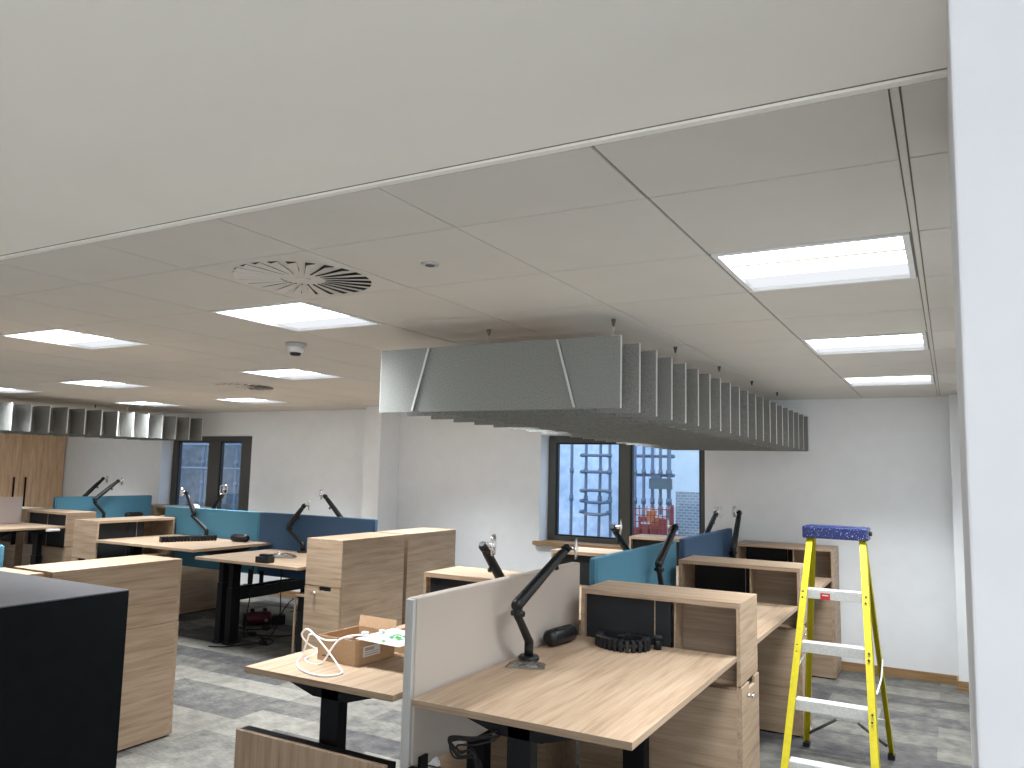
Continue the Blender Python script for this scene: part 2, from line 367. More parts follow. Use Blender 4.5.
# felt ceiling baffles: fins across, two leaning rails along, wires up to the ceiling
def baffle(label, x_at, x_w, y0, dy, nfin, z_at, hgt, hang_every, rails):
    t = thing('ceiling_baffle', label, 'acoustic baffle', (x_at(0)-x_w/2, y0, z_at(0)), 0, 'grey felt baffles hung under the ceiling')
    ox, oy, oz = t.location
    for i in range(nfin):
        y = y0+dy*i; xr = x_at(i); zt = z_at(i)
        f = MB().box(xr-x_w-ox, y-oy, zt-hgt-oz, xr-ox, y+.012-oy, zt-oz).build('felt_fin', F_GREY, t)
        MB().box(xr-ox, y-.001-oy, zt-hgt-oz, xr+.003-ox, y+.013-oy, zt-oz).build('pale_edge', F_EDGE, f)
        MB().box(xr-x_w-.003-ox, y-.001-oy, zt-hgt-oz, xr-x_w-ox, y+.013-oy, zt-oz).build('pale_edge', F_EDGE, f)
    a, b = 0, nfin-1
    for (xt, xb) in rails:
        m_ = MB(); k = []
        for i in (a, b):
            y = y0+dy*i + (-.012 if i == a else .02); dx = x_at(i)-x_at(0); dz = z_at(i)-z_at(0)
            k += [(xt+dx-ox, y-oy, z_at(0)+dz-.004-oz), (xt+dx+.011-ox, y-oy, z_at(0)+dz-.004-oz), (xb+dx+.011-ox, y-oy, z_at(0)+dz-hgt+.006-oz), (xb+dx-ox, y-oy, z_at(0)+dz-hgt+.006-oz)]
        m_.v = k; m_.f = [(0,1,2,3),(7,6,5,4),(0,4,5,1),(1,5,6,2),(2,6,7,3),(3,7,4,0)]
        r_ = m_.build('felt_rail', F_GREY, t)
        MB().poly([(p[0], p[1]-.001, p[2]) for p in k[:4]], (0,-.003,0)).build('pale_edge', F_EDGE, r_)
    for i in range(1, nfin, hang_every):
        for xo in (.13, x_w-.5):
            xx, yy, zz = x_at(i)-xo-ox, y0+dy*i+.006-oy, z_at(i)-oz
            wr = MB().cyl((xx, yy, zz-.01), (xx, yy, H-oz), .0018, 6).build('hanging_wire', ALU, t)
            MB().tube([(xx, yy, H-oz), (xx, yy, H-.012-oz), (xx, yy, H-.035-oz)], [.012, .010, .004], 10).build('wire_clamp', FRAME, wr)
    return t
baffle('big grey felt acoustic baffle of upright fins hung above the right desk bench', lambda i: -1.250+.0053*i, 1.318, 3.22, .2245, 21, lambda i: 2.305-.0023*i, .322, 4,
       [(-2.270, -2.360), (-1.558, -1.468)])
baffle('far grey felt baffle hung at the left before the tall cupboard', lambda i: -9.0, 1.3, 4.255, .2117, 16, lambda i: 2.315, .305, 9,
       [(-9.95, -10.02), (-9.30, -9.24)])

# ---------------------------------------------------------------- storage cabinet (local: length along +x, niche faces -y, drawer end at +x)
def cabinet(label, loc, rz, L=.83, D=.38, mirror=False, compart=False, back=(0, .585, None), seam=False, group='oak storage cabinets between the desks'):
    t = thing('storage_cabinet', label, 'cabinet', loc, rz, group)
    S = -1 if mirror else 1
    def bx(mb, x0, y0, z0, x1, y1, z1):
        if mirror: mb.box(-x1, y0, z0, -x0, y1, z1)
        else: mb.box(x0, y0, z0, x1, y1, z1)
        return mb
    Hc = 1.09; th = .019
    zn = .665                                  # niche floor
    bx(MB(), 0, 0, Hc-.026, L, D, Hc).build('top_panel', WX, t, .0015)
    c = MB()
    bx(c, 0, 0, .012, th, D, Hc-.0265)                      # plain end
    if seam: bx(c, th, D-th, .012, L-th, D, .702); bx(c, th, D-th, .7055, L-th, D, Hc-.0265)
    else: bx(c, th, D-th, .012, L-th, D, Hc-.0265)                # back
    bx(c, th, 0, .012, L-th, th, zn)                        # lower front panel
    bx(c, th, 0+.0, zn, L-th, D-th, zn+.018)               # niche floor
    c.build('carcass', WX, t)
    e = bx(MB(), L-th, 0, .705, L, D, Hc-.0265).build('upper_end_panel', WY, t, .001)
    bx(MB(), L-th, 0, .012, L-.012, D, .703).build('lower_end_panel', WY, t)
    dr = MB(); yn0, yn1 = D*.40, D*.74; zt = .697
    X0, X1 = L-.0115, L+.006
    bx(dr, X0, .003, .016, X1, yn0, zt); bx(dr, X0, yn1, .016, X1, D-.003, zt); bx(dr, X0, yn0, .016, X1, yn1, zt-.034)
    d = dr.build('drawer_front', WY, t)
    bx(MB(), X0-.0002, yn0+.001, zt-.033, X0+.002, yn1-.001, zt-.001).build('finger_notch', BLACK, d)
    ax = S*(X1)
    MB().cyl((ax, D*.30, zt-.055), (ax+S*.012, D*.30, zt-.055), .009, 14).cyl((ax+S*.012, D*.30, zt-.055), (ax+S*.03, D*.30+.0, zt-.055), .004, 8).cyl((ax+S*.026, D*.30-.02, zt-.055), (ax+S*.026, D*.30+.035, zt-.05), .006, 8).build('chrome_lock_handle', CHROME, d)
    bx(MB(), .02, .02, 0, L-.02, D-.02, .0118).build('plinth', BLACK, t)
    bd = back[2] if back[2] is not None else D-th-.012
    bx(MB(), max(th+.001, L*back[0]), bd, zn+.019, min(L*back[1], L-th-.001), bd+.011, Hc-.0275).build('black_back_panel', BLKPAN, t)
    if back[1] < .9: bx(MB(), L*.60, D*.45, zn+.019, L-th-.001, D*.45+.012, Hc-.0275).build('oak_back_panel', WB, t)
    bx(MB(), L*.475, bd-.006, zn+.019, L*.475+.004, bd-.0005, Hc-.0275).build('divider', WX, t)
    bx(MB(), L*.59, .05, zn+.019, L*.59+.008, D*.44, Hc-.0275).build('divider', WX, t)
    if compart:                                # low open compartment stepping out under the desk
        k = bx(MB(), L-.02, -.115, .03, L, -.108, .60); bx(k, L-.35, -.115, .595, L, -.002, .61)
        k.build('low_side_compartment', WZ, t)
        bx(MB(), L-.05, -.1075, .03, L-.04, -.002, .594).build('compartment_back', BLACK, t)
    return t
for k, (y, w_) in enumerate(((3.93, 'behind the bare desk'), (5.65, 'beyond the teal screen'), (7.37, 'against the back wall'))):
    cabinet('oak cabinet with drawer end, right side of right bench, '+w_, (-1.735, y, 0), 0, back=(0, .575, .03 if k == 0 else None))
    cabinet('oak cabinet with dark niche, left side of right bench, '+('behind the box desk', 'beyond the teal screen', 'below the window')[k], (-1.925, y, 0), 0, mirror=True, back=(0, 1, .045))
M90 = -PI/2
cabinet('nearer oak cabinet of the mid-room pair, notched drawer front showing', (-4.812, 5.985, 0), M90, L=.855, D=.392, compart=True)
cabinet('farther oak cabinet of the mid-room pair, nearer the white back wall', (-4.812, 6.035, 0), M90, L=.81, D=.392, mirror=True)
cabinet('oak cabinet left of the raised mid-room desk, dark niches facing right', (-7.61, 6.0, 0), PI/2, L=.92, D=.39, mirror=True, back=(.38, 1, .05))
cabinet('oak cabinet whose plain back shows below the raised mid-room desk', (-8.0, 6.09, 0), M90, L=.85, D=.39, mirror=True)
cabinet('large plain-backed oak cabinet in the left foreground behind the black cabinet', (-4.71, 2.65, 0), M90, L=.84, D=.38, mirror=True, seam=True)
cabinet('oak cabinet showing only a wedge of its top above the black cabinet at the left', (-4.71, 2.60, 0), M90, L=.85, D=.38)
cabinet('oak cabinet with two small dark niches, far left, beside the pale pink-grey screen', (-9.83, 5.62, 0), 0, L=.83, D=.36, back=(0, 1, .04))
cabinet('oak cabinet on the far side of the far left bench behind the pale pink-grey screen', (-9.99, 5.62, 0), 0, L=.83, D=.36, mirror=True, back=(0, 1, .04))
cabinet('oak cabinet at the back wall on the far side of the far left bench', (-9.99, 7.40, 0), 0, L=.83, D=.37, mirror=True)
cabinet('small-looking far oak cabinet by the back wall below the left window', (-9.83, 7.40, 0), 0, L=.83, D=.37)

# ---------------------------------------------------------------- sit-stand desks (local: width along +x, user edge y=0)
def desk(label, loc, rz, W, D, h, beam=0.0, col=.43, wedge=.29, ins=.055, ins2=None, beams=(0, 1)):
    t = thing('standing_desk', label, 'desk', loc, rz, 'oak topped desks on black lifting columns')
    MB().box(.0012, 0, h-.025, W-.0012, D, h).build('desktop', WX, t, .0015)
    for xe in (0, W-.0011): MB().box(xe, 0, h-.025, xe+.0011, D, h).build('edge_band', WE, t)
    zt = h-.0255
    fr = MB()
    for yy in (col-.16, col+.16): fr.box(.19, yy-.02, zt-.035, W-.19, yy+.02, zt)
    fr.build('under_frame', BLACK, t)
    for k, x in enumerate((ins, W-(ins if ins2 is None else ins2))):
        lg = MB().box(x-.036, col-.055, .018, x+.036, col+.055, h*.62).box(x-.030, col-.048, h*.62, x+.030, col+.048, zt-.012)
        lo = lg.build('leg', BLACK, t, .004)
        MB().box(x-.040, col-.075, 0, x+.040, col+.075, .018).build('foot', BLACK, lo, .003)
        x0_ = x; y0, y1 = max(col-wedge, .02), min(col+wedge, D-.02)
        MB().poly([(x-.03, y0, zt), (x-.03, y0, zt-.012), (x-.03, col-.09, zt-.07), (x-.03, col+.09, zt-.07), (x-.03, y1, zt-.012), (x-.03, y1, zt)], (.06, 0, 0)).build('bracket', BLACK, t)
        if beam and k in beams:
            MB().box(x-.02, col+.056, .40, x+.02, D+beam, .50).build('cross_beam', BLACK, t)
    return t
desk('nearest oak desk, large and bare but for a few black bits, in the right foreground', (-.92, 2.50, 0), PI/2, 1.425, .87, .845, ins=.12, col=.46)
desk('oak desk partly seen between the first and second cabinets at the right', (-.92, 4.33, 0), PI/2, 1.31, .87, .845)
desk('oak desk before the farthest right cabinet, seen as a strip behind the ladder', (-.92, 6.05, 0), PI/2, 1.31, .87, .845)
desk('oak desk in the foreground carrying the cardboard box and white cable', (-2.665, 3.92, 0), M90, 1.42, .79, .845, ins=.12, col=.40)
desk('oak desk hidden behind the pale beige screen, second on the left of the right bench', (-2.665, 5.64, 0), M90, 1.31, .79, .845)
desk('oak desk hidden behind the teal screen, third on the left of the right bench', (-2.665, 7.36, 0), M90, 1.31, .79, .845)
desk('raised oak desk with the long black cable chain in front of the mid-room teal screen', (-7.60, 5.06, 0), 0, 1.465, .96, .905, beam=.04, beams=(1,))
desk('oak desk on black legs with the clear bag of fittings, before the dark blue screen', (-6.11, 5.06, 0), 0, 1.277, .96, .845, beam=.04, ins2=.20, beams=(0,))
desk('oak desk behind the mid-room teal screen, facing the left window', (-6.145, 7.06, 0), PI, 1.36, .96, .845, beam=.0395, beams=(0,))
desk('oak desk behind the mid-room dark blue screen, facing the back wall', (-4.90, 7.06, 0), PI, 1.235, .96, .845, beam=.0395, beams=(1,))
desk('far left raised oak desk in front of the pale pink screen', (-9.0, 4.25, 0), PI/2, 1.36, .84, .94)
desk('far left raised oak desk in front of the far teal screen', (-9.0, 6.0, 0), PI/2, 1.385, .84, .94)
desk('far left oak desk behind the pale pink-grey screen', (-10.75, 5.60, 0), M90, 1.36, .83, .845)
desk('oak desk hidden behind the large plain-backed cabinet at the left', (-4.73, 3.61, 0), PI, 1.3, .95, .845)
desk('oak desk hidden behind the black cabinet at the left', (-6.03, 1.66, 0), 0, 1.3, .93, .845)
# oak end panel at the near end of the right bench
for x0, x1, lab in ((-2.652, -1.872, 'upright oak end panel with a black top rail below the desk with the cardboard box'), (-1.797, -.925, 'upright oak end panel with a black top rail below the nearest bare desk')):
    t = thing('end_panel', lab, 'panel', (x0, 2.46, 0), 0)
    W = x1-x0
    MB().box(0, 0, .002, W, .02, .60).build('oak_board', WZ, t, .001)
    MB().box(0, .0205, .56, W, .070, .597).box(0, .0205, .002, .03, .06, .559).build('top_rail', BLACK, t)

# ---------------------------------------------------------------- fabric screens (local: along +x, thickness y)
def screen(label, loc, rz, L, M, th=.05, zb=.565, zt=1.205, group='fabric desk screens'):
    t = thing('desk_screen', label, 'desk screen', loc, rz, group)
    TR = TRIMG if M in (F_WHITE, F_PINK) else M
    MB().box(.018, 0, zb, L-.018, th, zt).build('fabric_panel', M, t, .008, 3)
    MB().box(0, .006, zb+.004, .0175, th-.006, zt-.004).build('end_trim', TR, t, .003); MB().box(L-.0175, .006, zb+.004, L, th-.006, zt-.004).build('end_trim', TR, t, .003)
    for x in (.055, L-.105):
        MB().box(x, -.0125, zb-.16, x+.05, -.0005, zb+.045).build('bracket', BLACK, t)
    return t
screen('pale beige screen, the nearest one, between the two foreground desks', (-1.81, 2.53, 0), PI/2, 1.56, F_WHITE)
screen('teal screen on the right bench between the first and second cabinets', (-1.81, 4.31, 0), PI/2, 1.55, F_TEAL)
screen('denim blue screen on the right bench before the right end of the window', (-1.81, 6.05, 0), PI/2, 1.55, F_BLUE)
screen('wide teal screen in mid room in front of the left window', (-7.84, 6.033, 0), 0, 1.50, F_TEAL)
screen('dark blue screen in mid room joined to the right end of a teal one', (-6.338, 6.033, 0), 0, 1.5235, F_BLUE)
screen('far teal screen on the far left bench before the white wall', (-9.85, 5.985, 0), PI/2, 1.38, F_TEAL, zt=1.235, zb=.60)
screen('pale pink-grey screen at the left photo edge in front of the tall cupboard', (-9.85, 4.2, 0), PI/2, 1.385, F_PINK, zt=1.245, zb=.84)
screen('short piece of light blue screen at the left photo edge just above the black cabinet', (-6.32, 2.603, 0), 0, 1.52, F_TEAL, th=.044)

# ---------------------------------------------------------------- monitor arms
def arm(label, loc, elbow, head, face=(0, -1, 0), big=1.0, base=True, riser=.05):
    """loc = clamp foot on the desk, elbow and head = world points"""
    t = thing('monitor_arm', label, 'monitor arm', loc, 0, 'black monitor arms clamped to the desks')
    L0 = Vector(loc); e = Vector(elbow)-L0; h = Vector(head)-L0
    MB().tube([(0,0,0),(0,0,.012),(0,0,.020)], [.048,.048,.042], 28).build('clamp_foot', BLKPL, t)
    MB().box(-.03, -.022, -.095, .03, .022, -.0275).build('clamp_jaw', BLKPL, t) if False else None
    k = Vector((0, 0, riser+.03))
    e0 = e - Vector((0, 0, .055))
    MB().tube([(0,0,.0205), (0,0,riser), k, k.lerp(e0, .12), k.lerp(e0, .9), e0, e0+Vector((0,0,.02)), e], [.021,.021,.021,.019,.017,.019,.021,.021], 16).build('lower_arm', BLKPL, t)
    side = (h-e).cross(Vector((0,0,1))).normalized()
    d = (h-e).normalized()
    MB().cyl(e0+Vector((0,0,.012))-d*.0+side*-.03, e0+Vector((0,0,.012))+side*.03, .013, 12).build('elbow_knob', BLKPL, t)
    u = MB().tube([e-d*.03, e-d*.012, e+d*.02, h-d*.05, h-d*.02], [.020,.027,.027,.022,.018], 18)
    ua = u.build('upper_arm', BLKPL, t)
    n_ = side.cross(d).normalized()
    MB().tube([e+d*.05+n_*.027, h-d*.09+n_*.0245], .0035, 6).cyl(h-d*.13-n_*.022, h-d*.13-n_*.045, .011, 10).build('cable_clip', BLKPL, ua)
    MB().tube([h-d*.018, h+d*.004, h+d*.02], [.022,.024,.016], 14).build('tilt_joint', BLKPL, t)
    f = Vector(face).normalized(); c = h+f*.05+Vector((0,0,-.004))
    sx = f.cross(Vector((0,0,1))).normalized()
    up_ = Vector((0,0,1))
    v = MB()
    c4 = [c+sx*q[0]*.040+up_*q[1]*.046 for q in ((-.7,-1),(.7,-1),(1,-.7),(1,.7),(.7,1),(-.7,1),(-1,.7),(-1,-.7),(-.7,-1))]
    v.tube(c4, .005, 6, caps=False)
    v.tube([h+d*.01, c-f*.006, c], [.011, .012, .014], 8)
    v.tube([c-up_*.045, c, c+up_*.045], [.004, .011, .004], 6)
    v.build('silver_mount_plate', CHROME, t)
    return t
arm('large black monitor arm on the nearest bare desk before the pale beige screen', (-1.715, 3.30, .845), (-1.70, 3.160, 1.115), (-1.70, 3.655, 1.318), (.9, .35, .1))
arm('black monitor arm whose head pokes up behind the pale beige screen', (-1.975, 3.62, .845), (-1.98, 3.66, 1.0), (-1.98, 3.315, 1.335), (.9, .3, .25))
arm('black monitor arm rising steeply in front of the teal screen at the right', (-1.715, 5.22, .845), (-1.71, 5.14, 1.113), (-1.71, 5.49, 1.33), (-.9, -.35, .2))
arm('black monitor arm behind the teal screen, head before the left pane of the window', (-1.975, 5.50, .845), (-1.98, 5.54, .98), (-1.98, 5.00, 1.335), (.9, .3, .25))
arm('black monitor arm standing nearly upright at the far end of the denim blue screen', (-1.715, 7.27, .845), (-1.71, 7.20, 1.06), (-1.71, 7.43, 1.36), (-.9, -.5, .3))
arm('black monitor arm leaning right over the top of the denim blue screen', (-1.975, 6.95, .845), (-1.98, 7.02, 1.02), (-1.98, 7.66, 1.34), (.5, -.9, .3))
arm('black monitor arm over the mid-room teal screen with the long cable chain below it', (-7.03, 5.95, .905), (-7.25, 5.95, 1.17), (-7.39, 5.95, 1.375), (-.9, -.6, .2))
arm('black monitor arm behind the mid-room teal screen leaning right before the left window', (-7.40, 6.20, .845), (-7.37, 6.22, 1.06), (-7.09, 6.22, 1.40), (.5, -.9, .4))
arm('black bent monitor arm in front of the mid-room dark blue screen', (-5.64, 5.95, .845), (-5.83, 5.95, 1.105), (-5.65, 5.95, 1.30), (.8, .8, .3))
arm('black monitor arm behind the mid-room dark blue screen leaning left', (-5.25, 6.20, .845), (-5.33, 6.22, 1.12), (-5.62, 6.22, 1.39), (-.5, -.8, .5))
arm('far left black monitor arm in front of the far teal screen, nearer of two crossing', (-9.70, 6.55, .94), (-9.66, 6.39, 1.21), (-9.66, 6.69, 1.44), (.3, 1, 0))
arm('thin far left black monitor arm crossing behind another at the far teal screen', (-10.05, 6.50, .845), (-10.03, 6.48, 1.23), (-10.03, 6.72, 1.46), (.3, 1, 0))
# the desk behind the far teal screen that this last arm is clamped to
desk('far left oak desk behind the far teal screen', (-10.75, 7.38, 0), M90, 1.38, .83, .845)

# ---------------------------------------------------------------- black cabinet, tall cupboard
t = thing('charcoal_cabinet', 'black cabinet with a grey sheen on its top in the left foreground', 'cabinet', (-4.22, 1.02, 0))
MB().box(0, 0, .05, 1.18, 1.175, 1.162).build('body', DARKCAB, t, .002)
TOPM = mottled('black_top_grey_sheen', (.085, .085, .10), (.10, .10, .115), 3, .42)  # grey base colour paints a sheen onto the black top
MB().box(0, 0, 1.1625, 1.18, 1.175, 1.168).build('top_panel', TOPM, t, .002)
MB().box(.03, .03, 0, 1.14, 1.14, .05).build('plinth', BLACK, t)
t = thing('tall_cupboard', 'tall oak cupboard with two doors and long black handles against the left wall', 'cupboard', (-13.295, 6.40, 0))
MB().box(0, 0, .08, .62, 1.38, 2.33).build('carcass', TALL, t)
MB().box(.02, .02, 0, .58, 1.36, .08).build('plinth', BLACK, t)
for y0, hy in ((.003, .60), (.693, .775)):
    d = MB().box(.6205, y0, .085, .642, y0+.684, 2.327).build('door', TALL, t, .001)
    hd = MB().box(.655, hy-.01, .95, .668, hy+.01, 1.42).box(.6425, hy-.006, .97, .6549, hy+.006, .99).box(.6425, hy-.006, 1.38, .6549, hy+.006, 1.40)
    hd.build('handle', BLACK, d)

# ---------------------------------------------------------------- step ladder
t = thing('step_ladder', 'yellow step ladder with a blue paint-spattered cap and aluminium treads', 'ladder', (-.58, 4.75, 0))
Lo = Vector(t.location)
def beam(mb, p, q, a, b, wx, wy):
    """box section running from p to q; wx across, wy in depth"""
    p = Vector(p)-Lo; q = Vector(q)-Lo; k = len(mb.v)
    for c in (p, q):
        for sx, sy in ((-1,-1),(1,-1),(1,1),(-1,1)): mb.v.append((c.x+sx*wx/2, c.y+sy*wy/2, c.z))
    mb.f += [tuple(k+i for i in f) for f in ((0,3,2,1),(4,5,6,7),(0,1,5,4),(1,2,6,5),(2,3,7,6),(3,0,4,7))]
    return mb
FT = [Vector((-.728, 4.915, 1.352)), Vector((-.447, 4.915, 1.352))]; FB = [Vector((-.748, 3.90, .03)), Vector((-.318, 3.93, .03))]
RT = [Vector((-.722, 5.01, 1.345)), Vector((-.449, 5.01, 1.345))]; RB = [Vector((-.858, 5.53, .03)), Vector((-.372, 5.57, .03))]
for i in (0, 1):
    s_ = (-1, 1)[i]
    mb = MB(); beam(mb, FT[i], FB[i], 0, 0, .034, .012)                                 # web face
    beam(mb, FT[i]+Vector((s_*.0145, .0351, 0)), FB[i]+Vector((s_*.0145, .0351, 0)), 0, 0, .005, .058)
    mb.build('front_rail', YEL, t)
    ft = MB(); c = FB[i]-Lo; ft.box(c.x-.024, c.y-.012, -Lo.z, c.x+.024, c.y+.07, .03).build('rubber_foot', RUBBER, t, .003)
    mb = MB(); beam(mb, RT[i], RB[i], 0, 0, .030, .010); beam(mb, RT[i]+Vector((s_*.013, -.0251, 0)), RB[i]+Vector((s_*.013, -.0251, 0)), 0, 0, .004, .04)
    mb.build('rear_rail', YEL, t)
    c = RB[i]-Lo; MB().box(c.x-.02, c.y-.045, 0, c.x+.02, c.y+.012, .03).build('rubber_foot', RUBBER, t, .003)
for j, z in enumerate((1.085, .830, .580, .335, .095)):
    f = (1.352-z)/(1.352-.03)
    a = FT[0].lerp(FB[0], f)-Lo; b_ = FT[1].lerp(FB[1], f)-Lo
    x0, x1 = a.x+.013, b_.x-.0125; y = (a.y+b_.y)/2
    st = MB().box(x0, y+.007, z-.006, x1, y+.082, z).box(x0, y+.0065, z-.050, x1, y+.0105, z-.006).box(x0, y+.0785, z-.035, x1, y+.082, z-.006)
    for k in range(5): st.box(x0, y+.014+k*.014, z, x1, y+.019+k*.014, z+.0015)
    so = st.build('tread', ALUR, t)
    rv = MB()
    for xx in (a.x-.004, b_.x+.004):
        for dz in (-.012, -.042): rv.cyl((xx, y-.0115+dz*.77, z+dz), (xx, y-.003+dz*.77, z+dz), .0055, 8)
    rv.build('rivets', FRAME, so)
    if j == 0:
        STK = mat('red_sticker', (.55, .03, .03), .5)
        xm = x0+(x1-x0)*.40
        sk = MB().box(xm-.045, y+.0055, z-.052, xm+.005, y+.0064, z-.016).build('red_warning_label', STK, so)
        MB().box(xm-.036, y+.0050, z-.031, xm-.004, y+.0054, z-.025).build('white_print', WHITEPL, sk)
cp = MB().box(-.765+.58, 4.885-4.75, 1.352, -.415+.58, 5.05-4.75, 1.420).build('cap', CAPM, t, .006)
tr_ = MB().box(-.74+.58, 4.905-4.75, 1.4205, -.44+.58, 5.03-4.75, 1.4235).build('cap_tray', CAPM, cp)
MB().cyl((-.415+.58, 4.95-4.75, 1.39), (-.400+.58, 4.95-4.75, 1.39), .012, 12).build('cap_pin', BLACK, cp)
mb = MB(); z = .225; f = (1.345-z)/(1.315); a = RT[0].lerp(RB[0], f)-Lo; b_ = RT[1].lerp(RB[1], f)-Lo
mb.box(a.x+.012, (a.y+b_.y)/2-.006, z-.018, b_.x-.012, (a.y+b_.y)/2+.01, z+.022).build('rear_cross_bar', ALUR, t)
mb = MB(); yy = (a.y+b_.y)/2
for sgn, X0, X1 in ((1, a.x, b_.x), (-1, b_.x, a.x)):
    lowx = (RB[0] if sgn == 1 else RB[1]).x-Lo.x; lowy = RB[0].y-Lo.y
    mb.tube([(X0+(X1-X0)*.36, yy-.012, z-.02), (lowx+sgn*.02, lowy-.025, .085)], .009, 6)
mb.build('diagonal_brace', FRAME, t)
for i in (0, 1):
    z = .66; a = FT[i].lerp(FB[i], (1.352-z)/1.322)-Lo; c = RT[i].lerp(RB[i], (1.345-z)/1.315)-Lo; s_ = (-1, 1)[i]
    MB().tube([(a.x+s_*.024, a.y+.04, z-.02), ((a.x+c.x)/2+s_*.03, (a.y+c.y)/2, z-.035), (c.x+s_*.022, c.y-.02, z-.02)], .005, 6).build('spreader_bar', ALUR, t)

# ---------------------------------------------------------------- small things on the desks
def chain(label, pts, z, hgt=.042, wid=.05, n=16):
    P = smooth_path([(x, y, 0) for x, y in pts], 8)
    t = thing('cable_chain', label, 'cable spine', (P[0].x, P[0].y, z), 0)
    o = Vector((P[0].x, P[0].y, 0))
    segs = []; tot = sum((P[i+1]-P[i]).length for i in range(len(P)-1)); step = tot/n; acc = 0; nxt = 0; lk = MB()
    for i in range(len(P)-1):
        d = P[i+1]-P[i]
        while nxt <= acc+d.length+1e-9 and d.length > 0:
            p = P[i]+d*((nxt-acc)/d.length)-o; an = math.atan2(d.y, d.x); R3 = Matrix.Rotation(an, 3, 'Z')
            lk.box(p.x-step*.36, p.y-wid/2, .0, p.x+step*.36, p.y+wid/2, hgt, R3)
            nxt += step
        acc += d.length
    lk.build('ribbed_links', BLKPL, t, .004)
    MB().tube([p-o+Vector((0,0,hgt*.5)) for p in P], hgt*.22, 8).build('inner_band', RUBBER, t)
    return t
chain('black ribbed cable chain curled in a loop on the nearest bare desk', [(-1.585, 3.84), (-1.56, 3.76), (-1.47, 3.70), (-1.38, 3.70), (-1.325, 3.76), (-1.35, 3.84), (-1.43, 3.86), (-1.46, 3.80)], .845, .055, .04, 22)
chain('long straight black cable chain on the raised mid-room desk', [(-6.93, 5.32), (-6.90, 5.42), (-6.85, 5.55), (-6.78, 5.68), (-6.72, 5.80)], .905, .055, .06, 16)
def pod(label, loc, rz, L=.24, r=.043):
    t = thing('power_pod', label, 'power socket pod', loc, rz, 'black rounded power pods on the desks')
    MB().tube([(-L/2,0,r), (-L/2+.012,0,r), (-L/2+.03,0,r), (L/2-.03,0,r), (L/2-.012,0,r), (L/2,0,r)], [r*.55, r*.85, r, r, r*.85, r*.55], 8).build('body', BLKPL, t, .004)
    MB().box(-L*.3, -r*.62, r*1.62, L*.3, r*.2, r*1.96).build('socket_strip', RUBBER, t, .002)
    return t
pod('black rounded power pod against the far end of the pale beige screen', (-1.735, 3.68, .845), PI/2-.12)
pod('black rounded power pod at the right end of the raised desk before the teal screen', (-6.42, 5.86, .905), .1, .22, .04)
pod('black rounded power pod at the left photo edge by the pale pink screen', (-9.72, 4.95, .94), PI/2, .24, .045)
pod('black rounded power pod at the foot of the far teal screen', (-9.74, 7.02, .94), PI/2, .26, .04)
t = thing('cable_gland', 'small black upright cap beside the curled cable chain', 'cable cap', (-1.285, 3.845, .845))
MB().tube([(0,0,0),(0,0,.04),(0,0,.05)], [.02,.02,.016], 14).build('stem', BLKPL, t)
MB().tube([(0,0,.0505),(0,0,.066)], [.024,.022], 14).build('cap', RUBBER, t)
t = thing('fittings_box', 'small black ribbed block beside the clear bag on the mid-room desk', 'box', (-5.30, 5.13, .845), .1)
MB().box(-.07, -.04, 0, .07, .05, .055).build('body', BLKPL, t, .006)
rb = MB()
for k in range(6): rb.box(-.062+k*.022, -.0465, .006, -.050+k*.022, -.0405, .05)
rb.build('ribs', RUBBER, t)
MB().box(-.045, -.02, .0555, .06, .04, .075).build('lid', BLKPL, t, .004)
def bag(label, loc, rz, sx, sy, h, bits):
    t = thing('clear_bag', label, 'plastic bag', loc, rz)
    rnd = random.Random(int(sx*1000)); N = 12; mb = MB()
    for i in range(N+1):
        for j in range(N+1):
            u, v = i/N*2-1, j/N*2-1
            e = max(0, 1-max(abs(u), abs(v))**3)
            mb.v.append((u*sx/2*(1+.06*rnd.uniform(-1,1)), v*sy/2*(1+.06*rnd.uniform(-1,1)), .002+h*e*(.55+.45*rnd.random())))
    for i in range(N):
        for j in range(N):
            a = i*(N+1)+j; mb.f.append((a, a+N+1, a+N+2, a+1))
    mb.smooth = set(range(len(mb.f)))
    mb.build('film', BAG, t)
    bt = MB()
    for k in range(bits):
        x, y = rnd.uniform(-.32, .32)*sx, rnd.uniform(-.3, .3)*sy; a = rnd.uniform(0, PI); q = .014
        bt.cyl((x-q*math.cos(a), y-q*math.sin(a), .006), (x+q*math.cos(a), y+q*math.sin(a), .009), .0045, 6)
    bt.build('metal_fittings', ALU, t)
    return t
bag('flat clear bag of grey fittings at the foot of the large monitor arm', (-1.665, 3.175, .845), .35, .17, .10, .028, 16)
bag('crumpled clear bag of white fittings on the mid-room desk before the blue screen', (-5.46, 5.50, .845), .5, .25, .15, .05, 22)
ct = thing('white_cup', 'small white rounded object just above the top edge of the mid-room teal screen', 'cup', (-7.66, 6.30, 1.0902))
MB().tube([(0,0,0),(0,0,.09),(0,0,.115),(0,0,.13)], [.045,.05,.05,.035], 20).build('body', WHITEPL, ct)
MB().tube([(0,0,.1305),(0,0,.138)], [.03,.02], 16).build('rim', WHITEPL, ct)
t = thing('desk_controller', 'small white height control under the edge of the far left desk', 'controller', (-8.985, 5.46, .888))
MB().box(-.03, -.07, 0, .02, .07, .026).build('housing', WHITEPL, t, .004)
MB().box(.0205, -.04, .008, .022, .03, .018).build('buttons', WHITEPL, t)

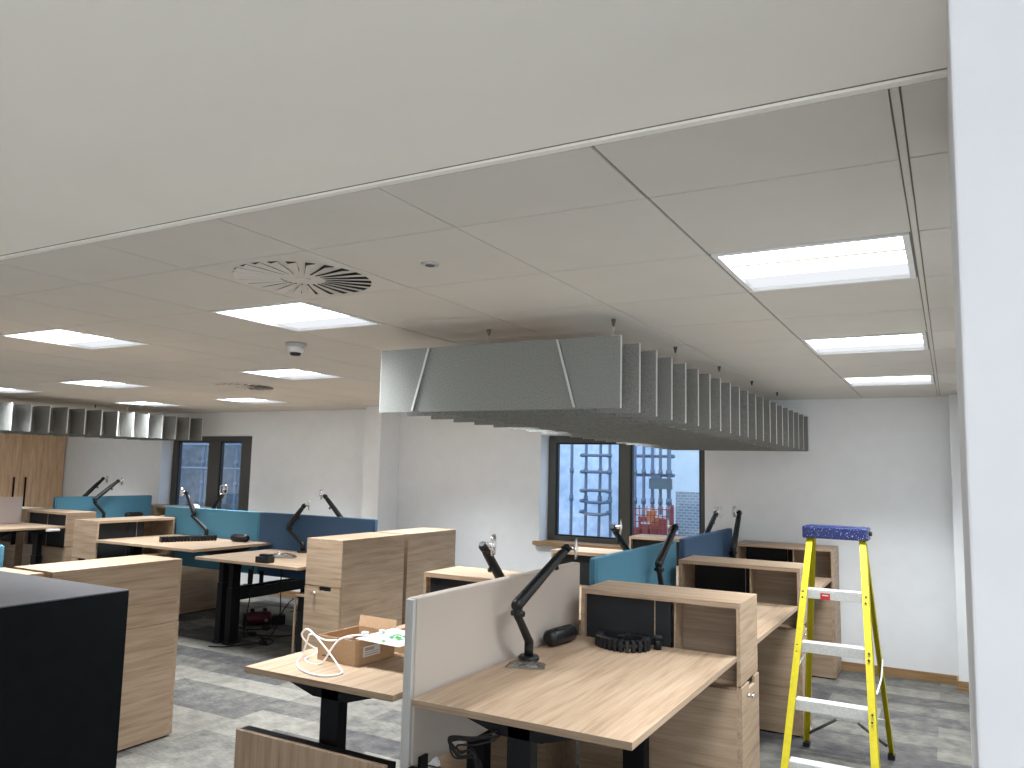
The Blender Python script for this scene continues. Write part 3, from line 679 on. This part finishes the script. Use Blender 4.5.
# cardboard boxes, leaflet and cable on the foreground desk
def carton(label, loc, rz, sx, sy, h, flaps):
    t = thing('cardboard_box', label, 'box', loc, rz, None); q = .004
    MB().box(0, 0, 0, sx, sy, q).box(0, 0, q, sx, q, h).box(0, sy-q, q, sx, sy, h).box(0, q, q, q, sy-q, h).box(sx-q, q, q, sx, sy-q, h).build('carton', CARD, t)
    for (side, ang, ln) in flaps:
        a = ang
        if side == 'b': P = [(0, sy, h), (sx, sy, h), (sx, sy+ln*math.sin(a), h+ln*math.cos(a)), (0, sy+ln*math.sin(a), h+ln*math.cos(a))]; ex = (0, -.003, .001)
        elif side == 'f': P = [(0, 0, h), (sx, 0, h), (sx, -ln*math.sin(a), h+ln*math.cos(a)), (0, -ln*math.sin(a), h+ln*math.cos(a))]; ex = (0, .003, .001)
        elif side == 'r': P = [(sx, 0, h), (sx, sy, h), (sx+ln*math.sin(a), sy, h+ln*math.cos(a)), (sx+ln*math.sin(a), 0, h+ln*math.cos(a))]; ex = (-.003, 0, .001)
        else: P = [(0, 0, h), (0, sy, h), (-ln*math.sin(a), sy, h+ln*math.cos(a)), (-ln*math.sin(a), 0, h+ln*math.cos(a))]; ex = (.003, 0, .001)
        MB().poly(P, ex).build('flap', CARD, t)
    return t
b1 = carton('open brown cardboard box with a white label, on the desk at the lower left', (-2.500, 2.765, .845), -.06, .225, .26, .108, [('b', .25, .05)])
LBL = mat('white_paper', (.72, .72, .70), .7)
lb = MB().box(.2255, .05, .03, .2262, .16, .075).build('paper_label', LBL, b1)
MB().box(.2264, .062, .036, .2267, .15, .040).box(.2264, .062, .046, .2267, .15, .049).box(.2264, .062, .055, .2267, .12, .068).build('label_print', mat('grey_print', (.35, .35, .35), .7), lb)
MB().box(.03, -.0006, .02, .09, -.0001, .026).build('printed_mark', mat('dark_print', (.08, .05, .03), .8), b1)
b2 = carton('brown cardboard box with raised flaps behind the leaflet, by the pale beige screen', (-2.36, 3.075, .845), -.10, .40, .24, .085, [('b', .15, .115), ('r', -.25, .10)])
b2b = MB().poly([(.31, -.03, .115), (.40, -.035, .095), (.42, -.10, .035), (.32, -.14, .06)], (.002, .003, .003)).build('loose_flap', CARD, b2)
lf = thing('leaflet', 'white leaflet with green leaves printed on it, lying across the two cardboard boxes', 'leaflet', (-2.30, 2.78, .9545))
lf.rotation_euler = (.05, .03, 0)
LEAFM = mat('glossy_paper', (.74, .76, .76), .4)
MB().poly([(0, 0, 0), (.235, .0, 0), (.270, .20, 0), (.03, .235, 0)], (0, 0, .0025)).build('paper_sheet', LEAFM, lf)
GRN = mat('printed_green', (.05, .30, .07), .5); BLP = mat('printed_pale_blue', (.45, .60, .72), .5)
gm_ = MB(); rnd = random.Random(3)
for k in range(11):
    x, y, a = .135+rnd.uniform(-.03, .05), .08+rnd.uniform(-.05, .07), rnd.uniform(0, 2*PI); q = .024
    gm_.poly([(x-q*math.cos(a), y-q*math.sin(a), .0030), (x+q*.5*math.sin(a), y-q*.5*math.cos(a), .0030), (x+q*math.cos(a), y+q*math.sin(a), .0030), (x-q*.5*math.sin(a), y+q*.5*math.cos(a), .0030)], (0,0,.0006))
gm_.build('green_leaf_print', GRN, lf).location.z = -.0035+.0035
bp = MB()
for k in range(7): bp.box(.045+.008*k, .05+.012*k, .0032, .085+.008*k, .054+.012*k, .0038)
bp.build('pale_print', BLP, lf)
ca = smooth_path([(-2.33, 2.80, .955), (-2.42, 2.74, .940), (-2.50, 2.72, .962), (-2.56, 2.76, .92), (-2.585, 2.76, .853), (-2.52, 2.66, .8495), (-2.40, 2.57, .8495), (-2.28, 2.55, .8495),
                  (-2.235, 2.62, .8495), (-2.29, 2.66, .87), (-2.40, 2.68, .94), (-2.50, 2.70, .985), (-2.575, 2.74, .95), (-2.60, 2.80, .90), (-2.585, 2.86, .8495), (-2.53, 2.72, .8497), (-2.42, 2.70, .8497), (-2.36, 2.745, .95), (-2.29, 2.83, .967)], 8)
t = thing('white_cable', 'white cable looping over the cardboard box and onto the desk', 'cable', tuple(ca[0]))
MB().tube([p-ca[0] for p in ca], .0042, 8).build('lead', WHITEPL, t)
e_ = ca[-1]-ca[0]
MB().box(e_.x-.012, e_.y-.01, e_.z-.006, e_.x+.014, e_.y+.012, e_.z+.012).box(e_.x+.03, e_.y+.06, e_.z-.004, e_.x+.05, e_.y+.08, e_.z+.014).build('plug', WHITEPL, t, .002)

# ---------------------------------------------------------------- cables and bits on the floor
def cable(label, pts, r=.006, plug=None, M=RUBBER, n=7):
    P = smooth_path(pts, n); t = thing('power_cable', label, 'cable', tuple(P[0]))
    MB().tube([p-P[0] for p in P], r, 6).build('lead', M, t)
    if plug:
        e = Vector(plug)-P[0]; MB().box(e.x-.03, e.y-.025, e.z, e.x+.03, e.y+.025, e.z+.04).cyl(e+Vector((.03,0,.02)), e+Vector((.06,0,.02)), .009, 8).build('plug', RUBBER, t, .006)
    return t
cable('thin black cable hanging from the mid-room desk and trailing left on the carpet', [(-5.99, 5.66, .80), (-5.99, 5.65, .55), (-6.0, 5.63, .32), (-6.05, 5.64, .12), (-6.13, 5.72, .012), (-6.30, 5.92, .008), (-6.50, 6.03, .008), (-6.62, 6.0, .008)])
cable('black cable hanging in a loop near the right leg under the mid-room desk', [(-5.90, 5.933, .80), (-5.90, 5.95, .45), (-5.90, 5.95, .20), (-5.90, 5.85, .03), (-5.90, 5.72, .008), (-5.70, 5.60, .008), (-5.80, 5.78, .008), (-6.0, 5.80, .008)])
cable('black arched cable running from the red and black tool to the desk leg', [(-6.32, 6.38, .10), (-6.20, 6.40, .26), (-6.05, 6.40, .32), (-5.90, 6.30, .25), (-5.90, 6.10, .22)])
cable('black cable with a plug lying in front of the red and black tool', [(-6.50, 6.05, .008), (-6.40, 6.0, .008), (-6.32, 6.06, .008), (-6.27, 6.11, .015)], plug=(-6.25, 6.12, 0))
cable('black cable with a plug at the left on the carpet under the mid-room desk', [(-6.10, 5.85, .015), (-5.98, 5.92, .008), (-5.86, 6.0, .008), (-5.82, 6.2, .008), (-5.95, 6.35, .008), (-5.75, 6.5, .008)], plug=(-6.145, 5.84, 0))
cable('black cable with a plug nearest the camera under the mid-room desk', [(-5.77, 5.62, .015), (-5.90, 5.50, .008), (-5.97, 5.34, .008), (-6.10, 5.27, .008)], plug=(-5.76, 5.61, 0))
t = thing('floor_socket_reel', 'dark red and black tool lying on the carpet under the mid-room desk', 'power tool', (-6.50, 6.27, 0), .9)
MB().tube([(-.14,0,.07),(-.12,0,.075),(.10,0,.075),(.12,0,.07)], [.05,.07,.07,.05], 16).build('red_body', mat('dark_red_plastic', (.10, .012, .018), .45), t)
MB().box(.121, -.05, 0, .26, .05, .10).build('black_housing', RUBBER, t, .008)
MB().box(-.17, -.06, 0, -.141, .06, .13).build('end_cap', RUBBER, t, .008)
for q in (-.10, .03): MB().box(q, -.03, .146, q+.04, .03, .175).build('black_knob', RUBBER, t, .008)
MB().cyl((.06, -.074, .06), (.06, -.088, .06), .018, 14).build('dial', ALU, t)
t = thing('skirting_bag', 'small dark teal lump on the carpet at the foot of the back wall', 'bag', (-8.05, 7.55, 0))
MB().tube([(-.12,0,.05),(-.08,0,.075),(.05,0,.08),(.13,0,.04)], [.03,.07,.075,.03], 12).build('pouch', mat('dark_teal_nylon', (.02, .06, .075), .7), t)
MB().cyl((.05, -.06, .10), (.09, -.09, .10), .02, 10).build('strap_end', ALU, t)
t = thing('cable_bundle', 'tangle of black leads hanging at the near column under the nearest bare desk', 'cables', (-1.56, 2.545, .60))
rnd = random.Random(5)
for k in range(5):
    J = lambda x, y, z, a=.018: (x+rnd.uniform(-a, a), y+rnd.uniform(-.008, .008), z+rnd.uniform(-a, a))
    P = smooth_path([J(.10, .02, .16), J(.02, -.01, .13), J(-.07, .0, .105), J(-.055, .01, .065), J(.03, 0, .085), J(.03, .01, -.02), J(-.02, .02, -.16), J(.02, .0, -.34), (.05+.012*k, .02, -.535)], 6)
    MB().tube(P, .0035, 6).build('lead', RUBBER, t)
t = thing('window_clip', 'small white plastic clip under the near end of the pale beige screen', 'clip', (-1.775, 2.60, .585))
MB().poly([(0,0,0), (.045,.0,0), (.03,.0,.03)], (0,.02,0)).build('wedge', WHITEPL, t)
MB().box(.005, .0205, .0, .035, .03, .012).build('foot', WHITEPL, t)

# ---------------------------------------------------------------- outside the windows
SHEET = mottled('pale_blue_sheeting', (.46, .57, .74), (.70, .80, .93), 1.6, .6)
SHEET2 = mottled('white_sheeting', (.66, .74, .80), (.76, .83, .88), 1.0, .6)
POLE = mat('scaffold_tube', (.13, .17, .24), .5, .2)
o = struct(MB().box(-30, YB+.4, -.4, 12, 22, -.3).build('ground', mottled('grey_yard', (.25, .26, .27), (.32, .33, .34), 2)))
def sheet(label, x0, x1, y, z0, z1, M, amp=.10):
    mb = MB(); nx, nz = 60, 14
    for j in range(nz+1):
        for i in range(nx+1):
            x = x0+(x1-x0)*i/nx; z = z0+(z1-z0)*j/nz
            mb.v.append((x, y+amp*math.sin(x*4.3+.7*math.sin(z*2.1))+amp*.4*math.sin(z*5+x*2), z))
    for j in range(nz):
        for i in range(nx): mb.f.append((j*(nx+1)+i, j*(nx+1)+i+1, (j+1)*(nx+1)+i+1, (j+1)*(nx+1)+i))
    mb.smooth = set(range(len(mb.f)))
    o = mb.build('scaffold_sheeting', M); so = o.modifiers.new('solid', 'SOLIDIFY'); so.thickness = .01
    return tag(o, label, 'sheeting')
sheet('rippled pale blue plastic sheeting outside the left half of the right window', -7.2, -3.95, 11.6, -.29, 4.5, SHEET)
sheet('smooth white sheeting outside the right half of the right window', -3.90, -.5, 11.5, -.29, 4.5, SHEET2, .03)
sheet('blue-grey sheeting outside the left window', -19, -8.5, 11.8, -.29, 4.5, mottled('blue_grey_sheeting', (.055, .065, .078), (.13, .15, .175), 1.6), .10)
def pole(label, x, y, r=.024, lean=0.0, grp='scaffold uprights outside the windows'):
    t = thing('scaffold_pole', label, 'scaffold pole', (x, y, -.3), 0, grp)
    MB().tube([(0,0,0),(lean*.3,0,1.2),(lean,0,2.1),(lean*1.4,0,3.2),(lean*1.5,0,4.6)], r, 10).build('tube', POLE, t)
    MB().cyl((lean*.7,0,1.58), (lean*.72,0,1.66), r*1.45, 10).cyl((lean*.95,0,1.98), (lean*.98,0,2.05), r*1.45, 10).build('coupler', POLE, t)
def ledger(label, x0, x1, y, z, sag=0.0):
    t = thing('scaffold_ledger', label, 'scaffold pole', (x0, y, z), 0, 'level scaffold tubes outside the windows'); L = x1-x0
    MB().tube([(0,0,0),(L*.3,0,-sag),(L*.7,0,-sag),(L,0,0)], .022, 8).build('tube', POLE, t)
    MB().cyl((.02,0,0), (.07,0,0), .028, 8).cyl((L-.07,0,0), (L-.02,0,0), .028, 8).build('coupler', POLE, t)
for x, ln, lab in ((-4.813, .0, 'first scaffold upright from the left outside the right window'), (-4.586, .0, 'second scaffold upright from the left outside the right window'), (-4.385, .02, 'third scaffold upright from the left outside the right window'), (-4.20, -.02, 'fourth scaffold upright, just left of the window mullion, outside the right window'),
               (-3.845, 0, 'scaffold upright just right of the mullion outside the right window'), (-3.718, 0, 'second scaffold upright right of the mullion outside the right window'), (-3.592, 0, 'scaffold upright at the left side of the grey site board'), (-3.479, 0, 'scaffold upright behind the middle of the grey site board'), (-3.358, .0, 'thicker scaffold upright at the right side of the grey site board')):
    pole(lab, x, 10.5, .022 if x != -3.358 else .03, ln)
for z, sg, lab in ((1.936, 0, 'top level tube outside the left half of the right window'), (1.701, 0, 'second level tube down outside the left half of the right window'), (1.431, -.01, 'third level tube down outside the left half of the right window'), (1.29, .02, 'fourth level tube down outside the left half of the right window'), (1.136, .03, 'lowest level tube outside the left half of the right window')):
    ledger(lab, -4.65, -4.17, 10.44, z, sg)
for z, lab in ((1.938, 'upper level tube outside the right half of the right window'), (1.677, 'lower level tube outside the right half of the right window')):
    ledger(lab, -3.95, -3.30, 10.57, z)
t = thing('site_board', 'dark grey board fixed on the scaffold outside the right half of the window', 'board', (-3.62, 10.431, 1.49))
MB().box(0, 0, 0, .32, .04, .14).build('panel', mottled('slate_grey_board', (.085, .12, .14), (.11, .15, .17), 8), t)
MB().box(.04, -.005, .145, .16, .04, .19).box(.02, 0, .1355, .29, .03, .145).build('lamp_box', POLE, t)
# brick wall with grey render at lower right
BR = mat('grey_brickwork', (.3, .3, .3), .9); n, l, b = nodes(BR); mp = coords(BR, (1, 1, 1)); mp.inputs['Rotation'].default_value = (PI/2, 0, 0)
bk = n.new('ShaderNodeTexBrick'); bk.inputs['Scale'].default_value = 1; bk.inputs['Brick Width'].default_value = .075; bk.inputs['Row Height'].default_value = .036; bk.inputs['Mortar Size'].default_value = .007
bk.inputs['Color1'].default_value = (.20, .235, .27, 1); bk.inputs['Color2'].default_value = (.27, .31, .35, 1); bk.inputs['Mortar'].default_value = (.40, .45, .50, 1)
l.new(mp.outputs[0], bk.inputs['Vector']); l.new(bk.outputs['Color'], b.inputs['Base Color'])
tag(MB().box(-3.11, 10.0, -.3, -1.2, 10.25, 1.475).build('garden_wall', BR), 'low grey brick wall outside at the right side of the right window', 'wall')
REDM = mat('red_mesh', (.30, .045, .045), .7); ORM = mat('orange_plastic', (.55, .17, .04), .6)
t = thing('barrier_mesh', 'red plastic mesh barrier outside the right half of the right window', 'barrier', (-3.62, 9.5, -.3))
mb = MB()
for k in range(13): mb.cyl((.05*k, 0, .9), (.05*k, 0, 1.60), .006, 6)
for k in range(9): mb.cyl((0, 0, .92+.08*k), (.62, 0, .92+.08*k), .006, 6)
mb.build('mesh', REDM, t)
MB().box(-.02, -.015, 0, .01, .015, 1.62).box(.61, -.015, 0, .64, .015, 1.62).build('post', REDM, t)
rnd = random.Random(11)
cl = ['leftmost', 'second from the left', 'third from the left', 'fourth from the left', 'rightmost']
for k in range(8):
    row, q = divmod(k, 5) if k < 5 else (1, k-5)
    if k < 5: row, q = 0, k
    lo = (-3.57+q*.115+.02*row, 9.68+row*.15, -.3)
    hh = (1.28, 1.36, 1.31, 1.40, 1.25)[q]+row*.13; MM = ORM if (row == 1 and q > 0) else REDM
    t = thing('stacked_crate', ('%s red site crate heaped behind the red mesh barrier' % cl[q]) if row == 0 else ('%s site crate in the rear row behind the mesh barrier' % ('red', 'first orange', 'second orange')[q]), 'crate', lo, 0, 'site crates heaped outside the window')
    MB().box(0, 0, 0, .09, .11, hh).build('body', MM, t); MB().box(-.005, -.005, hh+.001, .095, .115, hh+.03).build('rim', SHEET2 if k % 3 == 1 else MM, t)
for i, (x, lab) in enumerate(((-14.3, 'leftmost scaffold upright outside the left window'), (-13.9, 'second scaffold upright from the left outside the left window'), (-12.62, 'pale scaffold upright beside the mullion of the left window'), (-11.7, 'scaffold upright outside the right pane of the left window'), (-11.2, 'rightmost scaffold upright outside the left window'))):
    pole(lab, x, 10.5, .03)
for z, lab in ((1.602, 'level tube halfway up outside the left window'), (2.05, 'high level tube outside the left window')):
    ledger(lab, -14.4, -11.0, 10.43, z)
